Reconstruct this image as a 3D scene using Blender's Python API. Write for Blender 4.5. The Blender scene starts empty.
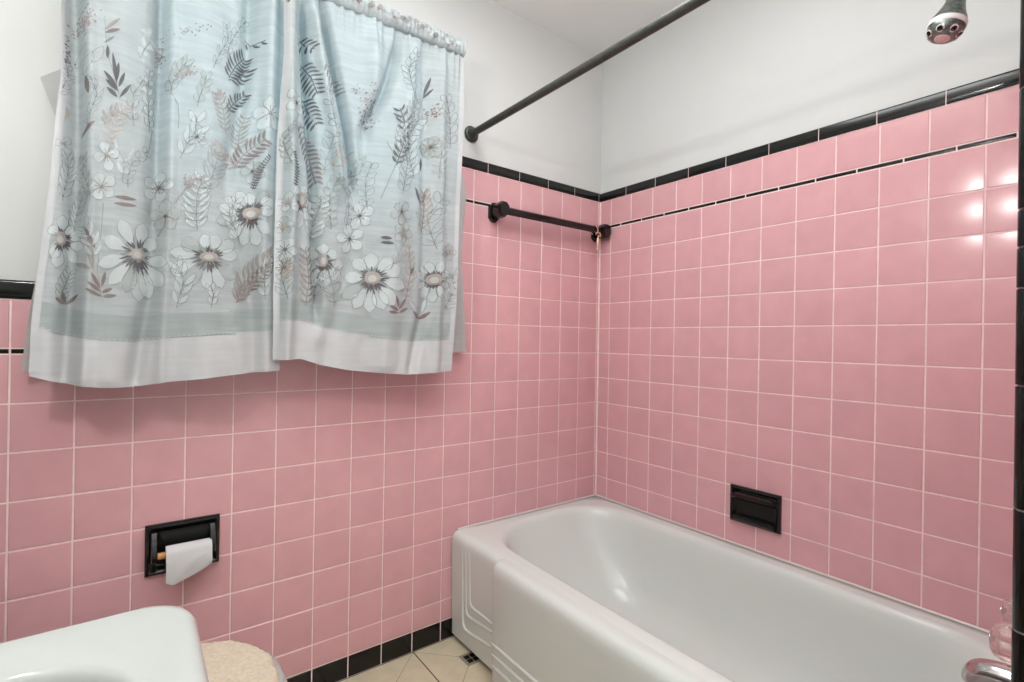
import bpy, math, random
from mathutils import Vector, Matrix, noise
random.seed(7)
S = bpy.context.scene
col = S.collection
PI = math.pi

# ------------------------------------------------------------------ camera
FPX, YAW, PITCH, ROLL = 498.81, 0.647, -0.0016, 0.0167
CAM = Vector((-1.6598, -1.5548, 1.0751))
fw = Vector((math.sin(YAW)*math.cos(PITCH), math.cos(YAW)*math.cos(PITCH), math.sin(PITCH)))
r0 = Vector((math.cos(YAW), -math.sin(YAW), 0)); u0 = r0.cross(fw)
rt = r0*math.cos(ROLL) + u0*math.sin(ROLL); up = u0*math.cos(ROLL) - r0*math.sin(ROLL)
cd = bpy.data.cameras.new('camera'); cam = bpy.data.objects.new('camera', cd); col.objects.link(cam)
cd.sensor_width = 36; cd.lens = FPX*36/1024; cd.clip_start = 0.02
cam.matrix_world = Matrix(((rt.x, up.x, -fw.x, CAM.x), (rt.y, up.y, -fw.y, CAM.y), (rt.z, up.z, -fw.z, CAM.z), (0, 0, 0, 1)))
S.camera = cam
def ray(px, py): return fw + rt*((px-512)/FPX) - up*((py-341)/FPX)
def on_y(px, py, Y=0.0): d = ray(px, py); return CAM + d*((Y-CAM.y)/d.y)
def on_x(px, py, X=0.0): d = ray(px, py); return CAM + d*((X-CAM.x)/d.x)
def on_z(px, py, Z=0.0): d = ray(px, py); return CAM + d*((Z-CAM.z)/d.z)

# ------------------------------------------------------------------ materials
def lin(c): return tuple(((x/255)/12.92 if x/255 <= .04045 else ((x/255+.055)/1.055)**2.4) for x in c) + (1,)
def mat(name, rgb, rough=.5, metal=0, spec=.5, var=0, vscale=8, bump=0, bscale=60, coat=0, transm=0, ior=1.45, island=0, bdist=.002):
    m = bpy.data.materials.new(name); m.use_nodes = True
    nt = m.node_tree; b = nt.nodes['Principled BSDF']
    b.inputs['Base Color'].default_value = lin(rgb); b.inputs['Roughness'].default_value = rough
    b.inputs['Metallic'].default_value = metal; b.inputs['Specular IOR Level'].default_value = spec
    b.inputs['Coat Weight'].default_value = coat; b.inputs['Transmission Weight'].default_value = transm
    b.inputs['IOR'].default_value = ior
    tc = nt.nodes.new('ShaderNodeTexCoord')
    if var or island:
        n = nt.nodes.new('ShaderNodeTexNoise'); n.inputs['Scale'].default_value = vscale; n.inputs['Detail'].default_value = 5
        nt.links.new(tc.outputs['Object'], n.inputs['Vector'])
        mr = nt.nodes.new('ShaderNodeMapRange'); mr.inputs['From Min'].default_value = .3; mr.inputs['From Max'].default_value = .7
        mr.inputs['To Min'].default_value = 1-var; mr.inputs['To Max'].default_value = 1+var
        nt.links.new(n.outputs['Fac'], mr.inputs['Value'])
        val = mr.outputs[0]
        if island:
            g = nt.nodes.new('ShaderNodeNewGeometry'); mi = nt.nodes.new('ShaderNodeMapRange')
            mi.inputs['To Min'].default_value = 1-island; mi.inputs['To Max'].default_value = 1+island
            nt.links.new(g.outputs['Random Per Island'], mi.inputs['Value'])
            mu = nt.nodes.new('ShaderNodeMath'); mu.operation = 'MULTIPLY'
            nt.links.new(val, mu.inputs[0]); nt.links.new(mi.outputs[0], mu.inputs[1]); val = mu.outputs[0]
        vm = nt.nodes.new('ShaderNodeVectorMath'); vm.operation = 'SCALE'; vm.inputs[0].default_value = lin(rgb)[:3]
        nt.links.new(val, vm.inputs['Scale']); nt.links.new(vm.outputs[0], b.inputs['Base Color'])
    if bump:
        n2 = nt.nodes.new('ShaderNodeTexNoise'); n2.inputs['Scale'].default_value = bscale; n2.inputs['Detail'].default_value = 4
        nt.links.new(tc.outputs['Object'], n2.inputs['Vector'])
        bp = nt.nodes.new('ShaderNodeBump'); bp.inputs['Strength'].default_value = bump; bp.inputs['Distance'].default_value = bdist
        nt.links.new(n2.outputs['Fac'], bp.inputs['Height']); nt.links.new(bp.outputs[0], b.inputs['Normal'])
    return m
def cloth_mat(name, rgb, trans=.45, streak=0, tint=None, weave=1, clear=0):
    m = bpy.data.materials.new(name); m.use_nodes = True; nt = m.node_tree
    nt.nodes.remove(nt.nodes['Principled BSDF']); out = nt.nodes['Material Output']
    d = nt.nodes.new('ShaderNodeBsdfDiffuse'); t = nt.nodes.new('ShaderNodeBsdfTranslucent'); mx = nt.nodes.new('ShaderNodeMixShader')
    mx.inputs[0].default_value = trans
    tc = nt.nodes.new('ShaderNodeTexCoord'); mp = nt.nodes.new('ShaderNodeMapping'); mp.inputs['Scale'].default_value = (9, 9, 110)
    n = nt.nodes.new('ShaderNodeTexNoise'); n.inputs['Scale'].default_value = 1; n.inputs['Detail'].default_value = 3
    nt.links.new(tc.outputs['Object'], mp.inputs[0]); nt.links.new(mp.outputs[0], n.inputs['Vector'])
    mr = nt.nodes.new('ShaderNodeMapRange'); mr.inputs['From Min'].default_value = .35; mr.inputs['From Max'].default_value = .7
    mr.inputs['To Min'].default_value = 1-streak; mr.inputs['To Max'].default_value = 1+streak*1.6
    nt.links.new(n.outputs['Fac'], mr.inputs['Value'])
    vm = nt.nodes.new('ShaderNodeVectorMath'); vm.operation = 'SCALE'; vm.inputs[0].default_value = lin(rgb)[:3]
    nt.links.new(mr.outputs[0], vm.inputs['Scale'])
    nt.links.new(vm.outputs[0], d.inputs[0])
    if tint: t.inputs[0].default_value = lin(tint)
    else: nt.links.new(vm.outputs[0], t.inputs[0])
    w = nt.nodes.new('ShaderNodeTexNoise'); w.inputs['Scale'].default_value = 420; nt.links.new(tc.outputs['Object'], w.inputs['Vector'])
    bp = nt.nodes.new('ShaderNodeBump'); bp.inputs['Strength'].default_value = .25*weave; bp.inputs['Distance'].default_value = .001
    bp2 = nt.nodes.new('ShaderNodeBump'); bp2.inputs['Strength'].default_value = .25*weave; bp2.inputs['Distance'].default_value = .002
    nt.links.new(w.outputs['Fac'], bp.inputs['Height']); nt.links.new(n.outputs['Fac'], bp2.inputs['Height']); nt.links.new(bp.outputs[0], bp2.inputs['Normal'])
    nt.links.new(bp2.outputs[0], d.inputs['Normal'])
    nt.links.new(d.outputs[0], mx.inputs[1]); nt.links.new(t.outputs[0], mx.inputs[2]); nt.links.new(mx.outputs[0], out.inputs[0])
    if clear:
        tr = nt.nodes.new('ShaderNodeBsdfTransparent'); m2 = nt.nodes.new('ShaderNodeMixShader'); m2.inputs[0].default_value = clear
        nt.links.new(mx.outputs[0], m2.inputs[1]); nt.links.new(tr.outputs[0], m2.inputs[2]); nt.links.new(m2.outputs[0], out.inputs[0])
    return m
M = {}
M['pink'] = mat('pink_glazed_tile', (214, 163, 168), .17, spec=.45, var=.035, vscale=14, island=.035, bump=.05, bscale=22, bdist=.001)
M['grout'] = mat('pale_grout', (238, 212, 210), .85, var=.08, vscale=30)
M['black'] = mat('black_glazed_tile', (17, 18, 16), .14, var=.3, vscale=60, bump=.06, bscale=40)
M['speck'] = mat('speckled_black_tile', (14, 14, 13), .2, var=.6, vscale=250)
M['paint'] = mat('white_wall_paint', (208, 209, 208), .55, spec=.3, var=.018, vscale=4, bump=.12, bscale=90)
M['ceil'] = mat('ceiling_paint', (238, 239, 237), .7, var=.01, bump=.1, bscale=90)
M['tub'] = mat('white_enamel', (212, 216, 212), .2, spec=.5, var=.008, vscale=5)
M['sink'] = mat('white_porcelain', (176, 179, 176), .08, spec=.5)
M['floor'] = mat('cream_floor_tile', (205, 192, 166), .4, var=.07, vscale=20, island=.04)
M['fgrout'] = mat('dark_floor_grout', (92, 80, 64), .9, var=.15, vscale=80)
M['mosaic'] = mat('grey_mosaic_frame', (140, 134, 120), .5, var=.2, vscale=90)
M['ceramic'] = mat('black_ceramic', (20, 20, 19), .12, spec=.5, bump=.04, bscale=30)
M['chrome'] = mat('chrome', (205, 198, 196), .12, metal=1, bump=.03, bscale=50)
M['dullchrome'] = mat('limescaled_chrome', (128, 134, 130), .28, metal=1, var=.5, vscale=120, bump=.5, bscale=160, bdist=.001)
M['rod'] = mat('dark_rod_metal', (70, 70, 65), .42, metal=.35, var=.22, vscale=60, bump=.15, bscale=150)
M['barblack'] = mat('black_brown_bar', (16, 12, 11), .16, var=.2)
M['brass'] = mat('tarnished_brass', (214, 178, 156), .35, metal=.7, var=.2, vscale=90)
M['wood'] = mat('orange_wood', (196, 140, 90), .5, var=.1, vscale=50)
M['paper'] = mat('toilet_paper', (206, 205, 206), .9, spec=.1, bump=.3, bscale=220)
M['pile'] = mat('beige_pile', (222, 207, 186), .95, spec=.1, var=.10, vscale=120, bump=.8, bscale=520, bdist=.004)
M['crystal'] = mat('clear_acrylic', (244, 218, 216), .06, transm=.75, ior=1.45)
M['white'] = mat('white_plastic', (225, 216, 213), .3)
M['pinkplastic'] = mat('pinkish_nozzle', (226, 190, 188), .3)
M['glass'] = mat('window_glass', (240, 245, 246), .02, transm=1, ior=1.1)
M['wframe'] = mat('window_frame_paint', (225, 226, 224), .4)
M['cloth'] = cloth_mat('curtain_cloth', (193, 200, 202), .36, .07)
M['hem'] = cloth_mat('curtain_hem', (203, 205, 207), .2, .02)
M['band'] = cloth_mat('sheer_band', (180, 190, 190), .34, .05)
M['liner'] = cloth_mat('liner_cloth', (194, 194, 193), .3, .02)
M['p_white'] = cloth_mat('print_white', (236, 242, 243), .4, .03, weave=.3, clear=0.45)
M['p_pale'] = cloth_mat('print_pale', (208, 213, 210), .35, .03, weave=.3, clear=0.65)
M['p_line'] = cloth_mat('print_outline', (150, 154, 154), .2, 0, weave=.2, clear=0.5)
M['p_dark'] = cloth_mat('print_charcoal', (104, 101, 104), .12, 0, weave=.2, clear=0.25)
M['p_brown'] = cloth_mat('print_brown', (142, 122, 120), .15, 0, weave=.2, clear=0.35)
M['p_tan'] = cloth_mat('print_taupe', (172, 163, 156), .2, 0, weave=.2, clear=0.45)
M['p_cent'] = cloth_mat('print_daisy_eye', (196, 186, 180), .15, 0, weave=.3, clear=0.35)
M['p_rust'] = cloth_mat('print_rust', (178, 154, 144), .12, 0, weave=.2, clear=0.3)
M['p_pink'] = cloth_mat('print_mauve', (174, 160, 168), .2, 0, weave=.2, clear=0.4)

# ------------------------------------------------------------------ mesh builder
class MB:
    def __init__(s): s.v = []; s.f = []; s.m = []; s.smooth = []
    def add(s, vs, fs, mi=0, sm=True):
        o = len(s.v); s.v += [tuple(v) for v in vs]
        for f in fs: s.f.append([o+i for i in f]); s.m.append(mi); s.smooth.append(sm)
    def box(s, a, b, mi=0):
        x0, y0, z0 = [min(a[i], b[i]) for i in range(3)]; x1, y1, z1 = [max(a[i], b[i]) for i in range(3)]
        s.add([(x0,y0,z0),(x1,y0,z0),(x1,y1,z0),(x0,y1,z0),(x0,y0,z1),(x1,y0,z1),(x1,y1,z1),(x0,y1,z1)],
              [(0,3,2,1),(4,5,6,7),(0,1,5,4),(1,2,6,5),(2,3,7,6),(3,0,4,7)], mi, False)
    def tile(s, fn, u0, u1, v0, v1, w0, w1, bev=.0012, mi=0, pil=.005):
        """glazed tile: fn(u,v,w)->world, face at w1, back at w0, cushioned edge"""
        L = []
        for ins, w in ((0, w0), (0, w1-bev*1.5), (bev, w1-bev*.35), (bev+pil, w1)):
            L.append([fn(u0+ins, v0+ins, w), fn(u1-ins, v0+ins, w), fn(u1-ins, v1-ins, w), fn(u0+ins, v1-ins, w)])
        s.loft(L, True, False, True, mi)
    def loft(s, rings, closed=True, cap0=False, cap1=False, mi=0, sm=True):
        o = len(s.v); n = len(rings[0])
        for r in rings: s.v += [tuple(p) for p in r]
        for k in range(len(rings)-1):
            for i in range(n if closed else n-1):
                j = (i+1) % n; a = o+k*n
                s.f.append([a+i, a+j, a+n+j, a+n+i]); s.m.append(mi); s.smooth.append(sm)
        if cap0: s.f.append([o+i for i in range(n)][::-1]); s.m.append(mi); s.smooth.append(sm)
        if cap1: s.f.append([o+(len(rings)-1)*n+i for i in range(n)]); s.m.append(mi); s.smooth.append(sm)
    def tube(s, pts, rad, n=12, mi=0, caps=True, sm=True, rot=0):
        pts = [Vector(p) for p in pts]; rings = []; prev = None
        for i, p in enumerate(pts):
            t = (pts[min(i+1, len(pts)-1)] - pts[max(i-1, 0)]).normalized()
            if prev is None:
                a = Vector((0, 0, 1)) if abs(t.z) < .9 else Vector((1, 0, 0))
                x = t.cross(a).normalized()
            else: x = (prev - t*prev.dot(t)).normalized()
            prev = x; y = t.cross(x); r = rad[i] if isinstance(rad, (list, tuple)) else rad
            rings.append([p + (x*math.cos(2*PI*k/n+rot) + y*math.sin(2*PI*k/n+rot))*r for k in range(n)])
        s.loft(rings, True, caps, caps, mi, sm)
    def lathe(s, base, axis, prof, n=32, mi=0, lobes=0, amp=0, caps=(True, True)):
        base = Vector(base); t = Vector(axis).normalized(); a = Vector((0, 0, 1)) if abs(t.z) < .9 else Vector((1, 0, 0))
        x = t.cross(a).normalized(); y = t.cross(x)
        rings = [[base + t*h + (x*math.cos(2*PI*k/n) + y*math.sin(2*PI*k/n))*(r*(1+amp*math.cos(lobes*2*PI*k/n))) for k in range(n)] for h, r in prof]
        s.loft(rings, True, caps[0], caps[1], mi)
    def build(s, name, mats, parent=None, auto=40):
        me = bpy.data.meshes.new(name); me.from_pydata(s.v, [], s.f)
        if not isinstance(mats, (list, tuple)): mats = [mats]
        for m in mats: me.materials.append(m)
        me.polygons.foreach_set('material_index', s.m)
        me.polygons.foreach_set('use_smooth', s.smooth); me.update()
        import bmesh
        bm = bmesh.new(); bm.from_mesh(me); bmesh.ops.recalc_face_normals(bm, faces=bm.faces)
        if auto:
            for e in bm.edges:
                if len(e.link_faces) == 2 and e.calc_face_angle(0) > math.radians(auto): e.smooth = False
        bm.to_mesh(me); bm.free()
        o = bpy.data.objects.new(name, me); col.objects.link(o)
        if parent: o.parent = parent; o.matrix_parent_inverse = Matrix.Translation(-Vector(parent.location))
        return o
def thing(name, label, cat, loc, group=None):
    o = bpy.data.objects.new(name, None); col.objects.link(o); o.location = loc; o.empty_display_size = .05
    o['label'] = label; o['category'] = cat
    if group: o['group'] = group
    return o
def tag(o, label, cat, group=None):
    o['label'] = label; o['category'] = cat
    if group: o['group'] = group
    return o
def struct(o): o['kind'] = 'structure'; return o
def rrect(x0, x1, y0, y1, r, z, na=10, ns=8):
    """rounded rectangle ring; r = radii at (x0,y0),(x1,y0),(x1,y1),(x0,y1)"""
    if not isinstance(r, (list, tuple)): r = (r,)*4
    cs = [(x0+r[0], y0+r[0], PI, r[0]), (x1-r[1], y0+r[1], 1.5*PI, r[1]), (x1-r[2], y1-r[2], 0, r[2]), (x0+r[3], y1-r[3], .5*PI, r[3])]
    P = []
    for k, (cx, cy, a0, rr) in enumerate(cs):
        arc = [(cx+rr*math.cos(a0+PI/2*i/na), cy+rr*math.sin(a0+PI/2*i/na)) for i in range(na+1)]
        P += arc
        nx, ny, na0, nr = cs[(k+1) % 4]; q = (nx+nr*math.cos(na0), ny+nr*math.sin(na0)); p = arc[-1]
        P += [(p[0]+(q[0]-p[0])*i/ns, p[1]+(q[1]-p[1])*i/ns) for i in range(1, ns)]
    return [Vector((a, b, z)) for a, b in P]
def spline(P, n=8):
    P = [Vector(p) for p in P]; out = []
    for i in range(len(P)-1):
        a, b, c, d = P[max(i-1, 0)], P[i], P[i+1], P[min(i+2, len(P)-1)]
        for k in range(n):
            t = k/n; out.append(.5*((2*b)+(c-a)*t+(2*a-5*b+4*c-d)*t*t+(3*b-a-3*c+d)*t**3))
    return out+[P[-1]]

# ------------------------------------------------------------------ room shell
XL, YF, H = -2.14, -2.45, 2.35        # left wall, wall behind the camera, ceiling
PX0, PY0, PY1 = -.784, -1.434, -1.57  # shower partition
PYW = PY0-.004
T = .11; G = .0016                   # tile pitch, half grout gap
WX0, WX1, WZ0, WZ1 = -1.70, -.87, 1.48, 2.06   # window opening
TW = .006                             # tile thickness over plaster
b = MB()
def wallbox(x0, x1, z0, z1): b.box((x0, TW, z0), (x1, .12, z1))
wallbox(XL-.1, WX0, 0, H); wallbox(WX1, .1, 0, H); wallbox(WX0, WX1, 0, WZ0); wallbox(WX0, WX1, WZ1, H)
wall_back = struct(b.build('wall_back', M['paint']))
b = MB(); b.box((TW, YF-.1, 0), (.1, TW, H)); wall_right = struct(b.build('wall_right', M['paint']))
b = MB(); b.box((XL-.1, YF-.1, 0), (XL, TW, H)); wall_left = struct(b.build('wall_left', M['paint']))
b = MB(); b.box((XL, YF-.1, 0), (TW, YF, H)); struct(b.build('wall_front', M['paint']))
b = MB(); b.box((PX0+TW, PYW-TW, 0), (TW, PY1, H)); wall_part = struct(b.build('wall_partition', M['paint']))
b = MB(); b.box((XL-.1, YF-.1, H), (.1, .12, H+.06)); struct(b.build('ceiling', M['ceil']))

fA = lambda u, v, w: Vector((u, -w, v))          # wall_back: u = x, v = z, w = out of wall
fB = lambda u, v, w: Vector((-w, u, v))          # wall_right: u = y

fC = lambda u, v, w: Vector((u, PYW+w, v))       # partition face looking at the tub
fD = lambda u, v, w: Vector((XL+w, u, v))
ROW0 = .915; ZB = .0715; ZT_IN = 1.575; LIN = .0135; CAP0 = 1.6995; CAP1 = 1.740
STEP = -.0115-7*T
def field(mb, fn, edges, z0, z1, mi=0, rows=None):
    """rectangular field of tiles between the column edges"""
    if rows is None:
        rows = []; z = ROW0 - 20*T
        while z < z1-1e-4:
            a, c = max(z, z0), min(z+T, z1)
            if c-a > .01: rows.append((a, c))
            z += T
    for a, c in rows:
        for u0, u1 in edges:
            if abs(u1-u0) > .006: mb.tile(fn, min(u0, u1)+G, max(u0, u1)-G, a+G, c-G, -TW, 0, mi=mi)
def cols(start, step, lo, hi):
    E_ = [start]; 
    while E_[-1] > lo+1e-6: E_.append(max(E_[-1]-step, lo))
    return [(E_[i+1], E_[i]) for i in range(len(E_)-1)]
def tiles_for(fn, u_field, u_lo, u_hi, name, parent, high=True, first=None, capstart=0, linstart=0):
    ztop = ZT_IN if high else ROW0+T
    E_ = ([(u_field, u_hi)] if first else []) + cols(u_field, T, u_lo, u_field)
    p = MB(); field(p, fn, E_, ZB, ztop); r1 = ztop+LIN
    top0 = CAP0 if high else 1.1475; top1 = CAP1 if high else 1.191
    field(p, fn, E_, r1, top0, rows=[(r1, top0)])
    struct(p.build('pink_tile_field', M['pink'], parent))
    p = MB(); p.box(fn(u_lo, ZB-.07, -TW-.001), fn(u_hi, top0+.003, -.0016)); struct(p.build('tile_grout', M['grout'], parent))
    p = MB(); field(p, fn, cols(u_hi-linstart, T, u_lo, u_hi) if not linstart else [(u_hi-linstart, u_hi)]+cols(u_hi-linstart, T, u_lo, u_hi), 0, 0, rows=[(ztop, r1)])
    struct(p.build('black_liner_tile', M['black'], parent))
    p = MB(); cs = [(u_hi-capstart, u_hi)]+cols(u_hi-capstart, .150, u_lo, u_hi) if capstart else cols(u_hi, .150, u_lo, u_hi)
    for u0, u1 in cs:                       # bullnose cap: rounded top edge
        if u1-u0 < .005: continue
        prof = [(-TW, top0+.0008), (.0004, top0+.0008), (.0012, top0+.002), (.0014, top0+.02)] + [(.0014-.0065*(1-math.cos(a)), top1-.0065+.0065*math.sin(a)) for a in [PI/2*i/6 for i in range(7)]]
        rings = [[fn(u, z, w) for w, z in prof] for u in (u0+G*.8, u1-G*.8)]
        p.loft(rings, False)
        for r in rings: p.add(r, [list(range(len(r)))])
    struct(p.build('black_cap_tile', M['black'], parent))
    p = MB(); p.box(fn(u_lo, top0, -TW), fn(u_hi, top1-.0035, .0004)); struct(p.build('cap_grout', M['grout'], parent))
tiles_for(fA, -.0115, STEP, 0, 'a', wall_back, True, True, capstart=.0115, linstart=.0115)
tiles_for(fA, STEP, XL, STEP, 'b', wall_back, False)
tiles_for(fB, -.0637, PY0, 0, 'c', wall_right, True, True, capstart=.146, linstart=.0085)
tiles_for(fC, -.0637, PX0+.008, 0, 'd', wall_part, True, True, capstart=.1)
tiles_for(fD, -.06, YF, 0, 'e', wall_left, False, True)
# vertical cap where the surround steps down to the wainscot (behind the curtain)
p = MB()
z = 1.193
while z < CAP1-.01:
    z2 = min(z+.15, CAP1); p.tile(fA, STEP-.042, STEP-.001, z+G, z2-G, -TW, .002); z = z2
struct(p.build('black_cap_tile', M['black'], wall_back))
# bullnose trim round the free edge of the partition
p = MB()
joints = [0, .118, .269, .421, .573, .7246, .875, 1.029, 1.1506, 1.2017, 1.2491, 1.4006, 1.551, 1.70, CAP1]
for i in range(len(joints)-1):
    z0, z1 = joints[i]+G*.7, joints[i+1]-G*.7
    ex = .0006 if joints[i+1] < 1.21 else 0
    C_ = .0015
    prof = [(PX0+.05, PY0-.001), (PX0+.012, PY0-.0015+ex*.5)]
    prof += [(PX0+.010-(.011+ex)*math.sin(a), PY0-.013+ex*.5+.0115*math.cos(a)) for a in [PI/2*k/8 for k in range(9)]]
    prof += [(PX0-.001-ex, PY0-.05), (PX0+TW, PY0-.051)]
    rings = [[Vector((x, y+(z-1.2)*.0034, z)) for x, y in prof] for z in (z0, z0+.0008, z1-.0008, z1)]
    for r in (rings[0], rings[-1]):
        for q in r: q.y -= .0006
    p.loft(rings, False)
struct(p.build('black_bullnose_trim', M['black'], wall_part))
p = MB(); p.box((PX0+.0015, PY0-.0125, 0), (PX0+.049, PY0-.048, CAP1)); struct(p.build('trim_grout', M['grout'], wall_part))
# black base tiles
p = MB(); field(p, fA, cols(-.0115, T, XL, 0), 0, 0, rows=[(.001, ZB)])
base = struct(p.build('baseboard_back', M['speck']))
p = MB(); field(p, fD, cols(-.004, T, YF, 0), 0, 0, rows=[(.001, ZB)]); struct(p.build('baseboard_left', M['speck']))
# white cove bead in the wall corner
p = MB(); p.tube([(-.001, -.001, .39), (-.001, -.001, CAP0)], .0045, 8); struct(p.build('corner_grout', M['grout'], wall_back))
# floor
p = MB(); p.box((XL-.1, YF-.1, -.05), (.1, .12, -.0015)); floor = struct(p.build('floor', M['fgrout']))
p = MB(); q = MB(); fr = MB(); PT = .29; g = .0022
cx = -.741
while cx > XL-.2: cx -= PT
xs = []
while cx < 0: xs.append(cx); cx += PT
ys = [-.14-PT*k for k in range(9)]
for cx in xs:
    for cy in ys:
        h = PT/2; i_ = .031
        for k in range(4):
            c, s_ = [(1, 0), (0, 1), (-1, 0), (0, -1)][k]
            R_ = lambda a, bb: Vector((cx+a*c-bb*s_, cy+a*s_+bb*c, 0))
            A_ = [R_(i_, -i_+g*.4), R_(h-g, -h+g*1.6), R_(h-g, h-g*1.6), R_(i_, i_-g*.4)]
            A_ = [Vector((min(max(v.x, XL), 0), min(max(v.y, YF), 0), 0)) for v in A_]
            p.add(A_, [(0, 1, 2, 3)], 0, False)
        fr.box((cx-.029, cy-.029, -.001), (cx+.029, cy+.029, .0003))
        for a in (-1, 1):
            for bb in (-1, 1):
                q.box((cx+a*.011-.0095, cy+bb*.011-.0095, 0), (cx+a*.011+.0095, cy+bb*.011+.0095, .0008))
struct(p.build('floor_tiles', M['floor'], floor)); struct(fr.build('mosaic_inset_frame', M['mosaic'], floor)); struct(q.build('mosaic_inset', M['black'], floor))

# window behind the curtain
p = MB()
fo, fd = .035, .05
p.box((WX0, .03, WZ0), (WX0+fo, .03+fd, WZ1)); p.box((WX1-fo, .03, WZ0), (WX1, .03+fd, WZ1))
p.box((WX0, .03, WZ0), (WX1, .03+fd, WZ0+fo)); p.box((WX0, .03, WZ1-fo), (WX1, .03+fd, WZ1))
p.box((WX0, .035, (WZ0+WZ1)/2-.02), (WX1, .075, (WZ0+WZ1)/2+.02))
p.box((WX0-.02, -.012, WZ0-.02), (WX1+.02, .03, WZ0))
win = struct(p.build('window_1', M['wframe']))
p = MB(); p.box((WX0+fo, .052, WZ0+fo), (WX1-fo, .056, WZ1-fo)); struct(p.build('window_pane', M['glass'], win))

# ------------------------------------------------------------------ bathtub
tub = thing('bathtub', 'white enamel bathtub built into the pink tiled corner', 'bathtub', (-.38, -.72, 0))
p = MB()
YT = -.003; YN = PY0+.003; XB = -.003
def ring_out(x0, z): return rrect(x0, XB, YN, YT, .004, z)
def inner(dx0, dx1, dy0, dy1, z, r1, r2):
    r1 = r1-.055
    R_ = rrect(-.668+dx0, -.058-dx1, -1.385+dy0, -.048-dy1, (r2, r2, r1, r1*1.06), z)
    for v in R_:      # front edge bows gently outwards
        t = max(0, min(1, (-.48-v.x)/.16))
        v.x -= t*.014*(1-((v.y+.85)/.75)**2) * (1 if v.y < -.1 else .3)
    return R_
rings = [ring_out(-.738, .02), ring_out(-.742, .20), ring_out(-.744, .345), ring_out(-.743, .362), ring_out(-.739, .374), ring_out(-.731, .382), ring_out(-.72, .386), ring_out(-.70, .387)]
for d in (.5, .9): 
    o_ = ring_out(-.70, .387); i_ = inner(0, 0, 0, 0, .387, .25, .16)
    rings.append([a.lerp(c, d) for a, c in zip(o_, i_)])
D = [(0, .3868, .25), (.004, .386, .25), (.010, .383, .25), (.016, .377, .25), (.022, .366, .25), (.028, .345, .25)]
rings += [inner(a, a*.8, a, a, z, r, .16) for a, z, r in D]
rings += [inner(.034, .026, .035, .05, .30, .24, .16), inner(.045, .034, .045, .09, .22, .23, .16), inner(.062, .048, .058, .15, .14, .22, .16), inner(.085, .07, .075, .20, .09, .21, .16),
          inner(.12, .10, .11, .25, .064, .19, .15), inner(.17, .15, .16, .30, .055, .14, .12), inner(.24, .22, .30, .45, .052, .06, .06)]
p.loft(rings, True, False, True)
p.build('tub_shell', M['tub'], tub, 0)
# projecting front apron
p = MB(); ya, yb = -.292, YN
prof = [(-.722, .3865), (-.738, .3872), (-.750, .3862), (-.760, .382), (-.767, .374), (-.771, .362), (-.7715, .34), (-.770, .20), (-.767, .005)]
ysr = [ya+.0, ya-.002, ya-.006, ya-.012] + [ya-.012-(ya-.012-yb)*k/10 for k in range(1, 11)]
rings = []
for k, y in enumerate(ysr):
    sh = (.012, .006, .002, 0)[k] if k < 4 else 0
    rings.append([Vector((max(x+sh, x) if x < -.745 else x, y, z-(sh*.1 if z > .3 else 0))) for x, z in prof])
p.loft(rings, False)
e = rings[0]; inn = [Vector((-.73, v.y, v.z)) for v in e]; p.loft([e, inn], False)
p.build('apron', M['tub'], tub, 50)
p = MB()
def ridge(pts, r=.0055): p.tube(spline(pts, 6), [r*.3]+[r]*(len(spline(pts, 6))-2)+[r*.3], 8)
for L_ in ([(463.2, 545), (463, 590), (463, 617), (463.8, 625), (467, 631), (478, 638.5), (491, 647)], [(466.6, 547), (466.4, 585), (466.4, 606), (467, 612), (469.5, 617), (480, 624), (493, 632.5)], [(470.4, 550), (470.3, 580), (470.4, 597), (471.2, 604), (474, 609), (483, 616), (494, 625)]):
    ridge([on_x(a, c, -.7400) for a, c in L_], .0058)
for k_ in (647, 658, 669):
    zb = on_x(496, k_, -.7685).z; ridge([Vector((-.7685, ya-.004, zb)), Vector((-.7685, -.6, zb)), Vector((-.7685, -1.0, zb)), Vector((-.7685, YN+.01, zb))], .0058)
p.build('embossed_rib', M['tub'], tub)
p = MB(); p.tube([(-.0045, YN, .389), (-.0045, -.004, .389)], .0035, 6); p.tube([(-.72, -.0045, .389), (-.004, -.0045, .389)], .0035, 6)
p.build('caulk_bead', M['white'], tub)
# drain at the far end
p = MB(); p.lathe((-.37, -1.17, .052), (0, 0, 1), [(0, .03), (.003, .03), (.004, .026), (.002, .014), (.004, .006)], 20); p.build('drain', M['chrome'], tub)

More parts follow.
